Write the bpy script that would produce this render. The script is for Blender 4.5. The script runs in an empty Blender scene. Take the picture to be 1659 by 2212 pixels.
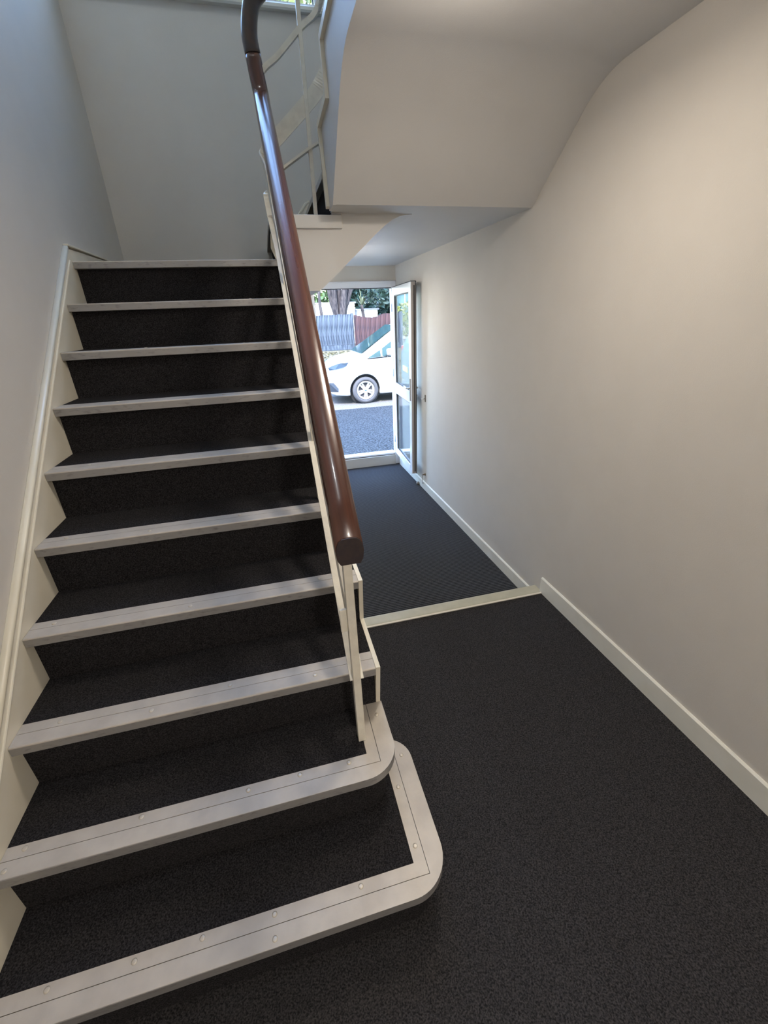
import bpy, bmesh, math, random
from mathutils import Vector, Matrix
random.seed(7)
S = 1.1                      # one layout unit = 1.1 m
scene = bpy.context.scene
COL = scene.collection

# ---------------------------------------------------------------- camera
cd = bpy.data.cameras.new('camera'); cam = bpy.data.objects.new('camera', cd); COL.objects.link(cam)
F, YAW, PITCH, ROLL = 919.46, -0.2354, -0.4314, -0.0407
sy, cy, sp, cp, sr, cr = math.sin(YAW), math.cos(YAW), math.sin(PITCH), math.cos(PITCH), math.sin(ROLL), math.cos(ROLL)
fwd = Vector((-sy*cp, cy*cp, sp)); rt = Vector((cy, sy, 0)); up = rt.cross(fwd)
R_, U_ = rt*cr + up*sr, -rt*sr + up*cr
M = Matrix((R_, U_, -fwd)).transposed().to_4x4()
M.translation = Vector((0.79666, -0.32793, 1.52539))*S
cam.matrix_world = M
cd.sensor_fit = 'HORIZONTAL'; cd.sensor_width = 36.0; cd.lens = 36.0*F/1659.0
cd.clip_start = 0.02; cd.clip_end = 300
scene.camera = cam

# ---------------------------------------------------------------- sky, sun, exposure
SKY, SUN, LAMP, FILL_TOP, FILL_REAR, FILL_LOBBY = 2.8, 7.0, 6.6, 20.0, 20.0, 6.0
EXPOSURE = 0.85
SUN_DIR = Vector((0.30, 0.75, -1.02)).normalized()       # direction the light travels
w = bpy.data.worlds.new('world'); scene.world = w; w.use_nodes = True
nt = w.node_tree; bg = nt.nodes['Background']
sky = nt.nodes.new('ShaderNodeTexSky'); sky.sky_type = 'NISHITA'; sky.sun_disc = False
sky.sun_elevation = math.asin(-SUN_DIR.z); sky.sun_rotation = math.atan2(-SUN_DIR.x, -SUN_DIR.y)
sky.altitude = 50; sky.air_density = 1.0; sky.dust_density = 0.4
nt.links.new(sky.outputs[0], bg.inputs[0]); bg.inputs[1].default_value = SKY
sl = bpy.data.lights.new('sun', 'SUN'); sl.energy = SUN; sl.angle = 0.01; sl.color = (1.0, 0.95, 0.86)
so = bpy.data.objects.new('sun', sl); COL.objects.link(so)
so.rotation_euler = SUN_DIR.to_track_quat('-Z', 'Y').to_euler(); so.location = (0, -8, 14)
vs = scene.view_settings
scene.display_settings.display_device = 'sRGB'
vs.view_transform = 'Standard'; vs.look = 'None'; vs.gamma = 1.0; vs.use_curve_mapping = False; vs.exposure = EXPOSURE

# ---------------------------------------------------------------- materials
def s2l(c):
    return tuple((x/12.92 if x <= .04045 else ((x+.055)/1.055)**2.4) for x in c)
def rgb(r, g, b): return s2l((r/255, g/255, b/255))
def mat(name, col, rough=.5, metal=0, col2=None, scale=30, detail=3, lo=.4, hi=.6, bump=0, bscale=None, stretch=None, spec=None, coat=0):
    m = bpy.data.materials.new(name); m.use_nodes = True
    t = m.node_tree; b = t.nodes['Principled BSDF']
    b.inputs['Base Color'].default_value = (*col, 1); b.inputs['Roughness'].default_value = rough; b.inputs['Metallic'].default_value = metal
    if spec is not None: b.inputs['Specular IOR Level'].default_value = spec
    if coat: b.inputs['Coat Weight'].default_value = coat; b.inputs['Coat Roughness'].default_value = .08
    if col2 is not None or bump:
        tc = t.nodes.new('ShaderNodeTexCoord'); mp = t.nodes.new('ShaderNodeMapping'); t.links.new(tc.outputs['Object'], mp.inputs[0])
        mp.inputs['Scale'].default_value = stretch or (1, 1, 1)
        if not stretch: mp.inputs['Rotation'].default_value = (.41, .73, .29)
    if col2 is not None:
        n = t.nodes.new('ShaderNodeTexNoise'); n.inputs['Scale'].default_value = scale; n.inputs['Detail'].default_value = detail
        t.links.new(mp.outputs[0], n.inputs[0])
        r = t.nodes.new('ShaderNodeValToRGB'); r.color_ramp.elements[0].position = lo; r.color_ramp.elements[1].position = hi
        r.color_ramp.elements[0].color = (*col, 1); r.color_ramp.elements[1].color = (*col2, 1)
        t.links.new(n.outputs['Fac'], r.inputs[0]); t.links.new(r.outputs[0], b.inputs['Base Color'])
    if bump:
        n2 = t.nodes.new('ShaderNodeTexNoise'); n2.inputs['Scale'].default_value = bscale or scale; n2.inputs['Detail'].default_value = 2
        t.links.new(mp.outputs[0], n2.inputs[0])
        bp = t.nodes.new('ShaderNodeBump'); bp.inputs['Strength'].default_value = bump; bp.inputs['Distance'].default_value = .004
        t.links.new(n2.outputs['Fac'], bp.inputs['Height']); t.links.new(bp.outputs[0], b.inputs['Normal'])
    return m
M_WALL = mat('wall_paint', (.605, .573, .525), .75, col2=(.615, .583, .535), scale=6, bump=.12, bscale=260)
M_SOFF = mat('soffit_paint', (.60, .592, .578), .55, col2=(.61, .602, .588), scale=5, bump=.08, bscale=200)
M_CREAM = mat('cream_gloss', (.74, .69, .57), .32, col2=(.70, .65, .53), scale=9, lo=.45, hi=.7, bump=.05, bscale=60)
M_BASE = mat('skirting_gloss', (.78, .77, .70), .35, col2=(.74, .73, .655), scale=7, bump=.04, bscale=40)
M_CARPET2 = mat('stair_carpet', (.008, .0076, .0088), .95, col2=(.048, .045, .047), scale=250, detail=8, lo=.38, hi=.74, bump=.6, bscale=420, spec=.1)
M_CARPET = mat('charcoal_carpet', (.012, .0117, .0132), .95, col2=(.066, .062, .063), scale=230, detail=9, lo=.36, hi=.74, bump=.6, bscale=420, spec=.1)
M_NOSE = mat('nosing_metal', (.43, .39, .34), .46, .12, col2=(.50, .455, .395), scale=14, detail=8, lo=.35, hi=.65, bump=.06, bscale=120)
M_NFACE = mat('nosing_worn_edge', (.33, .32, .31), .38, .45, col2=(.20, .19, .185), scale=55, detail=8, lo=.55, hi=.8, stretch=(.6, 1, 1.6), bump=.1, bscale=90)
M_SCREW = mat('screw_cap', (.55, .50, .42), .35, .3)
M_GROOVE = mat('groove_dark', (.08, .075, .07), .7)
M_WOOD = mat('mahogany', (.060, .022, .014), .26, col2=(.10, .036, .022), scale=5, detail=5, lo=.35, hi=.7, stretch=(9, .35, .35), coat=.3)
M_WOOD2 = mat('dark_end_grain', (.030, .022, .024), .45, col2=(.040, .028, .026), scale=80)
M_WREATH = mat('dark_wreath', (.040, .028, .024), .3, col2=(.06, .035, .025), scale=20, coat=.3)
M_RAILP = mat('rail_paint', (.70, .66, .56), .38, col2=(.64, .60, .51), scale=25, lo=.45, hi=.65, bump=.12, bscale=120)
M_UPVC = mat('white_upvc', (.74, .76, .80), .3)
M_ALU = mat('grey_weatherseal', (.36, .33, .31), .45, .2)
M_GASK = mat('black_gasket', (.012, .012, .014), .5)
M_CHROME = mat('satin_chrome', (.52, .50, .47), .28, .9)
M_RUST = mat('worn_brass', (.20, .16, .12), .5, .6)
M_SILL = mat('sill_paint', (.72, .72, .66), .45)
M_EXT = mat('render_wall', (.55, .50, .45), .85, col2=(.5, .45, .4), scale=8)

def ribbed():
    m = bpy.data.materials.new('ribbed_carpet'); m.use_nodes = True; t = m.node_tree; b = t.nodes['Principled BSDF']
    b.inputs['Roughness'].default_value = .95; b.inputs['Specular IOR Level'].default_value = .1
    tc = t.nodes.new('ShaderNodeTexCoord')
    wv = t.nodes.new('ShaderNodeTexWave'); wv.wave_type = 'BANDS'; wv.bands_direction = 'Y'; wv.inputs['Scale'].default_value = 17.5
    wv.inputs['Distortion'].default_value = .15; wv.inputs['Detail Scale'].default_value = 3
    t.links.new(tc.outputs['Object'], wv.inputs[0])
    n = t.nodes.new('ShaderNodeTexNoise'); n.inputs['Scale'].default_value = 170; n.inputs['Detail'].default_value = 7
    t.links.new(tc.outputs['Object'], n.inputs[0])
    mx = t.nodes.new('ShaderNodeMath'); mx.operation = 'MULTIPLY_ADD'; mx.inputs[1].default_value = .5; t.links.new(wv.outputs['Fac'], mx.inputs[0])
    m2 = t.nodes.new('ShaderNodeMath'); m2.operation = 'MULTIPLY'; m2.inputs[1].default_value = .55; t.links.new(n.outputs['Fac'], m2.inputs[0]); t.links.new(m2.outputs[0], mx.inputs[2])
    r = t.nodes.new('ShaderNodeValToRGB'); r.color_ramp.elements[0].position = .2; r.color_ramp.elements[1].position = .85
    r.color_ramp.elements[0].color = (.005, .0055, .007, 1); r.color_ramp.elements[1].color = (.085, .085, .09, 1)
    t.links.new(mx.outputs[0], r.inputs[0]); t.links.new(r.outputs[0], b.inputs['Base Color'])
    bp = t.nodes.new('ShaderNodeBump'); bp.inputs['Strength'].default_value = .6; bp.inputs['Distance'].default_value = .006
    t.links.new(mx.outputs[0], bp.inputs['Height']); t.links.new(bp.outputs[0], b.inputs['Normal'])
    return m
M_RIB = ribbed()
def glass(name, tint=(.93, .96, .97), f0=.05):
    m = bpy.data.materials.new(name); m.use_nodes = True; t = m.node_tree
    for n in list(t.nodes):
        if n.type == 'BSDF_PRINCIPLED': t.nodes.remove(n)
    out = [n for n in t.nodes if n.type == 'OUTPUT_MATERIAL'][0]
    lw = t.nodes.new('ShaderNodeLayerWeight'); lw.inputs[0].default_value = .5
    pw = t.nodes.new('ShaderNodeMath'); pw.operation = 'POWER'; pw.inputs[1].default_value = 4.0; t.links.new(lw.outputs['Facing'], pw.inputs[0])
    fr = t.nodes.new('ShaderNodeMath'); fr.operation = 'MULTIPLY_ADD'; fr.inputs[1].default_value = 1-f0; fr.inputs[2].default_value = f0; t.links.new(pw.outputs[0], fr.inputs[0])
    a = t.nodes.new('ShaderNodeBsdfTransparent'); a.inputs[0].default_value = (*tint, 1)
    g = t.nodes.new('ShaderNodeBsdfGlossy'); g.inputs['Roughness'].default_value = 0.0
    mx = t.nodes.new('ShaderNodeMixShader')
    t.links.new(fr.outputs[0], mx.inputs[0]); t.links.new(a.outputs[0], mx.inputs[1]); t.links.new(g.outputs[0], mx.inputs[2]); t.links.new(mx.outputs[0], out.inputs[0])
    return m
M_GLASS = glass('clear_glass', f0=.06)
def emit(name, col, st):
    m = bpy.data.materials.new(name); m.use_nodes = True; b = m.node_tree.nodes['Principled BSDF']
    b.inputs['Base Color'].default_value = (*col, 1); b.inputs['Emission Color'].default_value = (*col, 1); b.inputs['Emission Strength'].default_value = st
    return m

# ---------------------------------------------------------------- mesh helpers (layout units in, metres out)
LOC = {}
class MB:
    def __init__(s): s.bm = bmesh.new()
    def face(s, pts):
        return s.bm.faces.new([s.bm.verts.new(Vector(p)) for p in pts])
    def box(s, x0, x1, y0, y1, z0, z1, bev=0):
        b = bmesh.new()
        v = [b.verts.new((x, y, z)) for x in (x0, x1) for y in (y0, y1) for z in (z0, z1)]
        for q in ((0,1,3,2),(4,6,7,5),(0,4,5,1),(2,3,7,6),(0,2,6,4),(1,5,7,3)): b.faces.new([v[i] for i in q])
        if bev: bmesh.ops.bevel(b, geom=list(b.edges), offset=bev, segments=2, affect='EDGES', profile=.5)
        s._add(b); return s
    def _add(s, b):
        mp = {v: s.bm.verts.new(v.co) for v in b.verts}
        for f in b.faces:
            try: nf = s.bm.faces.new([mp[v] for v in f.verts]); nf.smooth = f.smooth
            except ValueError: pass
        b.free()
    def prism(s, poly, axis, a, c, bev=0):
        """poly: list of 2-D points in the two other axes (in order), extruded from a to c"""
        b = bmesh.new()
        def P(p, t):
            if axis == 'x': return (t, p[0], p[1])
            if axis == 'y': return (p[0], t, p[1])
            return (p[0], p[1], t)
        v0 = [b.verts.new(P(p, a)) for p in poly]; v1 = [b.verts.new(P(p, c)) for p in poly]
        n = len(poly)
        b.faces.new(v0); b.faces.new(v1[::-1])
        for i in range(n): b.faces.new((v0[i], v1[i], v1[(i+1) % n], v0[(i+1) % n]))
        bmesh.ops.recalc_face_normals(b, faces=b.faces)
        if bev:
            bmesh.ops.bevel(b, geom=list(b.edges), offset=bev, segments=2, affect='EDGES', profile=.5)
        s._add(b); return s
    def sweep(s, path, prof, upv=(0, 0, 1), cap=True, keep=False):
        path = [Vector(p) for p in path]; n = len(path)
        t = (path[1]-path[0]).normalized(); side = t.cross(Vector(upv)).normalized(); nn = side.cross(t).normalized()
        rings = []; pt = t
        for i, p in enumerate(path):
            t = (path[min(i+1, n-1)]-path[max(i-1, 0)]).normalized()
            q = pt.rotation_difference(t); side = q @ side; nn = q @ nn; pt = t
            if keep: side = t.cross(Vector(upv)).normalized(); nn = side.cross(t).normalized()
            rings.append([s.bm.verts.new(p + side*a + nn*b_) for a, b_ in prof])
        k = len(prof)
        for i in range(n-1):
            for j in range(k):
                f = s.bm.faces.new((rings[i][j], rings[i][(j+1) % k], rings[i+1][(j+1) % k], rings[i+1][j])); f.smooth = k > 6
        if cap:
            s.bm.faces.new(rings[0][::-1]); s.bm.faces.new(rings[-1])
        return s
    def tube(s, path, r, k=10, r2=None):
        path = [Vector(p) for p in path]; n = len(path); t = (path[1]-path[0]).normalized()
        a = Vector((1, 0, 0)) if abs(t.x) < .8 else Vector((0, 1, 0)); side = t.cross(a).normalized(); nn = side.cross(t); pt = t; rings = []
        for i, p in enumerate(path):
            t = (path[min(i+1, n-1)]-path[max(i-1, 0)]).normalized(); q = pt.rotation_difference(t); side = q @ side; nn = q @ nn; pt = t
            rr = r[i] if isinstance(r, (list, tuple)) else r
            rings.append([s.bm.verts.new(p + side*rr*math.cos(2*math.pi*j/k) + nn*rr*math.sin(2*math.pi*j/k)) for j in range(k)])
        for i in range(n-1):
            for j in range(k):
                f = s.bm.faces.new((rings[i][j], rings[i][(j+1) % k], rings[i+1][(j+1) % k], rings[i+1][j])); f.smooth = True
        s.bm.faces.new(rings[0][::-1]); s.bm.faces.new(rings[-1]); return s
    def lathe(s, c, axis, prof, k=24):
        """prof: (radius, distance along axis)"""
        ax = Vector(axis).normalized(); a = Vector((0, 0, 1)) if abs(ax.z) < .8 else Vector((1, 0, 0)); u = ax.cross(a).normalized(); v = ax.cross(u); c = Vector(c)
        rings = [[s.bm.verts.new(c + ax*h + (u*math.cos(2*math.pi*j/k)+v*math.sin(2*math.pi*j/k))*max(r, 1e-4)) for j in range(k)] for r, h in prof]
        for i in range(len(rings)-1):
            for j in range(k):
                f = s.bm.faces.new((rings[i][j], rings[i][(j+1) % k], rings[i+1][(j+1) % k], rings[i+1][j])); f.smooth = True
        s.bm.faces.new(rings[0][::-1]); s.bm.faces.new(rings[-1]); return s
    def build(s, name, m, parent=None, label=None, cat=None, group=None, kind=None, recalc=True, base=None):
        bm = s.bm
        if recalc: bmesh.ops.recalc_face_normals(bm, faces=bm.faces)
        for v in bm.verts: v.co = v.co*S
        if parent is None:
            xs = [v.co for v in bm.verts]
            o0 = Vector(((min(v.x for v in xs)+max(v.x for v in xs))/2, (min(v.y for v in xs)+max(v.y for v in xs))/2, min(v.z for v in xs)))
        else: o0 = LOC[parent]
        for v in bm.verts: v.co -= o0
        me = bpy.data.meshes.new(name); bm.to_mesh(me); bm.free()
        me.materials.append(m)
        o = bpy.data.objects.new(name, me); COL.objects.link(o)
        if parent is None: o.location = o0
        else: o.parent = parent
        LOC[o] = o0
        tag(o, label, cat, group, kind)
        return o
def tag(o, label=None, cat=None, group=None, kind=None):
    for k, v in (('label', label), ('category', cat), ('group', group), ('kind', kind)):
        if v: o[k] = v
    return o
def empty(name, loc, label=None, cat=None, group=None, kind=None):
    o = bpy.data.objects.new(name, None); COL.objects.link(o); o.location = Vector(loc)*S; o.empty_display_size = .1
    LOC[o] = Vector(loc)*S
    return tag(o, label, cat, group, kind)
def B(*a, bev=0): return MB().box(*a, bev=bev)
def arc(cx, cy, r, a0, a1, n=8):
    return [(cx+r*math.cos(math.radians(a0+(a1-a0)*i/n)), cy+r*math.sin(math.radians(a0+(a1-a0)*i/n))) for i in range(n+1)]
def spline(pts, per=8):
    P = [Vector(p) for p in pts]; P = [2*P[0]-P[1]] + P + [2*P[-1]-P[-2]]; out = []
    for i in range(1, len(P)-2):
        a, b, c, d = P[i-1:i+3]
        for j in range(per):
            t = j/per
            out.append(.5*((2*b)+(c-a)*t+(2*a-5*b+4*c-d)*t*t+(3*b-a-3*c+d)*t**3))
    out.append(P[-2]); return out

# ---------------------------------------------------------------- layout numbers
g, r, n = .2158, .18, .032
PIT = r/g
WS = .9985                 # outer face of the lower flight
XL, XR = -.02, 2.176       # wall faces
YB, YD = 3.15, 4.5         # window wall, entrance wall
YT = 1.558                 # edge of the raised floor
HL = -.121                 # entrance hall floor level
ZT = 6.9                   # stairwell ceiling
GZ = -.23                  # ground outside

# ---------------------------------------------------------------- room shell
B(XL, XR, -2.5, YT-.006, -.115, 0).build('floor', M_CARPET, kind='structure', label='dark charcoal pile carpet floor beside the stairs')
B(WS-.04, XR, YT-.02, YD+.01, HL-.06, HL).build('floor', M_RIB, kind='structure', label='blue-grey ribbed carpet of the lower entrance lobby')
B(XR, XR+.12, -2.6, YD+.12, GZ-.1, ZT).build('wall_right', M_WALL, kind='structure')
B(XL-.12, XL, -2.6, YB+.12, GZ, ZT).build('wall_left', M_WALL, kind='structure')
B(XL-.12, XR+.12, -2.62, -2.5, GZ, ZT).build('wall_rear', M_WALL, kind='structure')
WX0, WX1, WZ0, WZ1 = .12, 1.375, 3.175, 6.3
b = MB(); Y1 = YB+.13
b.box(XL, WX0, YB, Y1, 2.06, ZT); b.box(WX1, XR, YB, Y1, 2.06, ZT); b.box(WX0, WX1, YB, Y1, 2.06, WZ0); b.box(WX0, WX1, YB, Y1, WZ1, ZT)
b.box(XL, 1.0, YB, Y1, HL-.05, 2.06)
b.build('wall_back', M_WALL, kind='structure')
b = MB(); Y1 = YD+.12
b.box(.95, 1.235, YD, Y1, GZ-.05, 2.06); b.box(1.235, XR, YD, Y1, 1.855, 2.06)
b.build('wall_front', M_WALL, kind='structure')
b = MB(); b.box(.9, 1.0, YB+.131, YD, GZ-.05, 2.06); b.build('wall_lobby', M_WALL, kind='structure')
B(XL-.12, XR+.12, -2.62, YB+.13, ZT, ZT+.12).build('ceiling', M_SOFF, kind='structure')
B(.9, XR+.12, YB+.131, YD+.30, 2.062, 2.17).build('roof_porch', M_EXT, kind='structure')
B(1.0, XR, YB+.0005, YD, 1.991, 2.0595).build('ceiling_lobby', M_SOFF, kind='structure')
b = MB(); b.box(-7, XL-.121, YB-.02, YB+.12, GZ-.05, ZT+.12); b.box(XR+.121, 10, YB-.02, YB+.12, GZ-.05, ZT+.12)
b.build('wall_outside', M_EXT, kind='structure', label='rendered street front of the building beside the porch')

# ---------------------------------------------------------------- lower flight
st = empty('staircase', (.5, .2, 0), 'lower flight of dark carpeted stairs with pale metal nosings between wall and handrail', 'staircase')
def nose_prof(y, z):
    p = [(n, -.030), (.0015, -.030), (0, -.0285), (0, -.004), (.0012, -.0012), (.004, 0), (.042, 0), (.042, -.003), (.0436, -.003), (.0436, 0), (.076, 0), (.076, -.007), (n, -.007)]
    return [(y+a, z+c) for a, c in p]
SCREWS = {3: (.10, .34, .55, .80), 4: (.06, .45, .86), 5: (.07, .33, .62), 6: (.12, .5, .8), 7: (.2, .6), 8: (.3, .7), 9: (.2, .75), 10: (.3, .7)}
def screws(lst, z, parent):
    for x, y in lst:
        MB().lathe((x, y, z), (0, 0, 1), [(.0065, -.001), (.0065, .0012), (.0045, .0022), (.001, .0018)], 12).build('screw', M_SCREW, parent)
XS = .984
for i in range(3, 11):
    y0, z = i*g, i*r
    y1 = (i+1)*g+n if i < 10 else YB
    b = MB()
    if i < 10: b.prism([(y0+n, z-r-.002), (y0+n, z-.0305), (y0+n+.002, z-.008), (y0+.077, z-.008), (y0+.077, z-.001), (y1+.001, z-.001), (y1+.001, z-r-.002)], 'x', 0, XS)
    else:
        b.prism([(y0+n, z-r-.002), (y0+n, z-.0305), (y0+n+.002, z-.008), (y0+.077, z-.008), (y0+.077, z-.001), (y1, z-.001), (y1, z-r+.05), (y0+.06, z-r+.05), (y0+.06, z-r-.002)], 'x', 0, .93)
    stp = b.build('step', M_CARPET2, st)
    xe = XS if i < 10 else .915
    nb = MB(); nb.prism(nose_prof(y0, z), 'x', .0005, xe)
    nz = nb.build('nosing', M_NOSE, stp)
    nz.data.materials.append(M_NFACE)
    for p in nz.data.polygons:
        if p.normal.y < -.7 and p.center.z < z*S-.004*S: p.material_index = 1
    screws([(x, y0+(.058 if k % 2 == 0 else .026)) for k, x in enumerate(SCREWS[i])], z, stp)
# two curved bottom steps
def bullnose(i, xo, ro, yend, rear, xin, screwpos):
    y0, z = i*g, i*r
    def outline(off, x0=0.0):
        rr = ro-off
        p = [(x0, y0+off)] + arc(xo-off-rr, y0+off+rr, rr, -90, 0, 12)
        if rear:
            q = math.degrees(math.acos((rear-.053)/rear)) if off == 0 else 68
            p += arc(xo-off-rear, yend-rear, rear, 0, q, 8)
        else: p += [(xo-off, yend)]
        return p
    blk = MB(); o2 = outline(n) + [(xin-.03, yend), (0, yend)]
    blk.prism(o2, 'z', (i-1)*r, z-.008)
    yi, xi = y0+.076, xo-.088
    blk.prism([(0, yi+.001), (xi-.001, yi+.001), (xi-.001, yend), (0, yend)], 'z', z-.0085, z-.001)
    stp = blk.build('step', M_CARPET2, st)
    out = outline(0, .0005)
    yg, xg = y0+.042, xo-.053
    # outer band
    bb = bmesh.new()
    ye = out[-1][1]
    poly = out + ([] if rear else [(xg, ye)]) + [(xg, yg), (.0005, yg)]
    v0 = [bb.verts.new((p[0], p[1], z-.030)) for p in poly]; v1 = [bb.verts.new((p[0], p[1], z)) for p in poly]; N = len(poly)
    bb.faces.new(v0[::-1]); bb.faces.new(v1)
    for k in range(N): bb.faces.new((v0[k], v0[(k+1) % N], v1[(k+1) % N], v1[k]))
    bb.edges.ensure_lookup_table()
    es = [e for e in bb.edges if all(v in v1[:len(out)] for v in e.verts)]
    bmesh.ops.bevel(bb, geom=es, offset=.0035, segments=3, affect='EDGES', profile=.5)
    m = MB(); m._add(bb); nz = m.build('nosing', M_NOSE, stp); nz.data.materials.append(M_NFACE)
    for p in nz.data.polygons:
        if abs(p.normal.z) < .6: p.material_index = 1
    gp = .0016
    m = MB(); m.prism([(.0005, yg+gp), (xg-gp, yg+gp), (xg-gp, ye), (xi, ye), (xi, yi), (.0005, yi)], 'z', z-.0075, z)
    m.build('inner_nosing', M_NOSE, stp)
    m = MB(); m.prism([(.0005, yg-.001), (xg+.001, yg-.001), (xg+.001, ye), (xg-.003, ye), (xg-.003, yg+.003), (.0005, yg+.003)], 'z', z-.0078, z-.003)
    m.build('groove', M_GROOVE, stp)
    screws(screwpos, z, stp)
bullnose(1, 1.076, .105, .672, .085, .985, [(.12, .279), (.30, .278), (.62, .28), (.84, .279), (.62, .232), (1.005, .50), (1.005, .33), (1.045, .60), (.45, .28)])
bullnose(2, 1.003, .10, .6805, 0, .97, [(.045, .495), (.02, .452), (.31, .497), (.58, .492), (.86, .495), (.975, .63), (.72, .497)])
# outer cut string: zigzag board with a cream edge
poly = []
for i in range(3, 11):
    poly += [(i*g+n, (i-1)*r), (i*g-.001, i*r+.002)]
poly += [(10*g+.03, 10*r+.002), (10*g+.03, 1.66), (9.6*g, 1.50), (3*g+n, .30)]
MB().prism(poly, 'x', XS+.0005, WS).build('outer_string', M_CREAM, st)
# wall string with moulded top
yA, yE = .05, 2.161
zl = lambda y, d: y*PIT+d
MB().prism([(yA, 0), (yA, zl(yA, .050)), (yE-.006, zl(yE-.006, .050)), (YB, 1.863), (YB, 1.79), (10*g, 1.6), (.3, 0)], 'x', XL+.0005, -.0005).build('wall_string', M_CREAM, st)
MB().sweep([(-.0105, yA, zl(yA, .050)), (-.0105, yE, zl(yE, .050))], [(-.010, -.004), (.010, -.004), (.012, .002), (.010, .008), (.002, .0105), (-.008, .0105), (-.010, .008)]).build('string_capping', M_CREAM, st)
MB().sweep([(.0005, yA, zl(yA, .023)), (.0005, 2.13, zl(2.13, .023))], [(-.003, -.003), (.003, -.003), (.0042, 0), (.003, .003), (-.003, .003)]).build('string_bead', M_CREAM, st)
MB().box(XL+.0005, .004, yE-.002, YB, 1.858, 1.868, bev=.003).build('string_capping', M_CREAM, st)
# quarter landing underside, cross flight and its outer string (plane y = 2.15)
YA = 2.15
# concrete under the quarter landing / cross flight: profile in x,z along the well
c = [(.916, 1.655), (1.10, 1.655), (1.20, 1.733), (1.30, 1.815), (1.40, 1.897)]
curve = [(1.412, 1.907), (1.425, 1.917), (1.45, 1.936), (1.475, 1.953), (1.50, 1.967), (1.53, 1.979), (1.56, 1.986), (1.60, 1.989)]
prof = c + curve + [(1.60, 1.992), (1.19, 1.992), (1.19, 1.972), (.916, 1.972)]
ls_ = MB().prism(prof, 'y', YA, YB).build('landing_soffit', M_SOFF, st); ls_.data.shade_smooth(); ls_.data.set_sharp_from_angle(angle=math.radians(20))
# step 11 (riser faces left) and step 12 (edge of the upper quarter landing)
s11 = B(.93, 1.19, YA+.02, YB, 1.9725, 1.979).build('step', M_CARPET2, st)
MB().prism([(x, z) for x, z in ((.93, 1.79), (.93, 1.972), (.9155, 1.972), (.9155, 1.79))], 'y', YA+.012, YB).build('riser', M_CARPET2, s11)
MB().prism([(.885, 1.950), (.885, 1.976), (.889, 1.980), (.96, 1.980), (.96, 1.9735), (.914, 1.9735), (.914, 1.950)], 'y', YA+.0, YB).build('nosing', M_NOSE, s11)
B(.905, 1.236, YA-.016, YA+.019, 1.925, 1.981, bev=.003).build('landing_edging', M_SOFF, st)
B(1.236, 1.2385, YA-.004, YA, 1.93, 1.99).build('edge_bead', M_CREAM, st)
s12 = B(1.19, 1.2, YA+.02, YB, 1.98, 2.152).build('step', M_CARPET2, st)
MB().prism([(1.158, 2.130), (1.158, 2.156), (1.162, 2.160), (1.236, 2.160), (1.236, 2.153), (1.189, 2.153), (1.189, 2.130)], 'y', YA+.02, YB).build('nosing', M_NOSE, s12)
MB().prism([(.895, 1.80), (.878, 1.845), (.884, 1.902), (.90, 1.925), (.904, 1.925), (.904, 1.80)], 'y', YA-.012, YA+.0).build('string_edge', M_CREAM, st)
# wall string on the window wall, rising with the cross flight
MB().prism([(.0, 1.80), (.0, 1.866), (.88, 1.866), (1.165, 2.222), (1.185, 2.236), (1.215, 2.236), (1.215, 1.99), (.93, 1.80)], 'y', YB-.018, YB-.0005).build('wall_string', M_CREAM, st)
MB().sweep([(.89, YB-.012, 1.868), (1.17, YB-.012, 2.222), (1.20, YB-.012, 2.236)], [(-.010, -.006), (.010, -.006), (.010, .004), (.006, .008), (-.006, .008), (-.010, .004)]).build('string_capping', M_CREAM, st)

# closed wall below the lower flight
MB().prism([(3*g+n+.02, HL-.06), (3*g+n+.02, .30), (9.6*g, 1.50), (10*g+.03, 1.655), (YB, 1.655), (YB, HL-.06)], 'x', .955, XS-.001).build('wall_spandrel', M_WALL, kind='structure')

# ---------------------------------------------------------------- upper flight (comes back towards us)
uf = empty('staircase', (1.67, 1.9, 1.99), 'upper flight seen overhead as a sloping plastered soffit with a zigzag pale string', 'staircase')
XU = 1.17
bz = [((1-t)**2*1.67+2*t*(1-t)*1.558+t*t*1.43, (1-t)**2*2.239+2*t*(1-t)*2.331+t*t*2.331) for t in [k/14 for k in range(15)]]
so_curve = [(1.976, 1.990)] + bz + [(-2.5, 2.331)]
top = [(-2.5, 2.52), (1.93, 2.52), (1.905, 2.335), (2.17, 2.335), (2.145, 2.153), (2.148, 1.990)]
body = MB().prism(so_curve + top, 'x', XU+.014, XR-.0005).build('soffit', M_SOFF, uf)
body.data.shade_smooth(); body.data.set_sharp_from_angle(angle=math.radians(20))
B(1.2005, XR-.0005, 2.1485, YB-.0005, 1.991, 2.153).build('landing_slab', M_SOFF, uf)
cp_ = MB(); cp_.box(XU+.016, XR-.001, 1.905, 2.11, 2.336, 2.343); cp_.box(1.24, XR-.001, 2.2, YB, 2.154, 2.161); cp_.box(XU+.016, XR-.001, -2.5, 1.86, 2.521, 2.528)
cp_.build('carpet', M_CARPET2, uf)
for (ya, za) in ((1.937, 2.523), (2.182, 2.343)):
    MB().prism([(ya, za-.028), (ya, za+.002), (ya-.07, za+.002), (ya-.07, za-.003), (ya-.03, za-.003), (ya-.03, za-.028)], 'x', XU+.015, XR-.001).build('nosing', M_NOSE, uf)
zig = [(2.092, 1.988), (2.182, 2.338), (1.907, 2.345), (1.937, 2.528), (-2.5, 2.528), (-2.5, 2.330)] + [(a, c_-.001) for a, c_ in bz[::-1]] + [(1.976, 1.988)]
MB().prism(zig, 'x', XU, XU+.0138).build('string', M_SOFF, uf)
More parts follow.
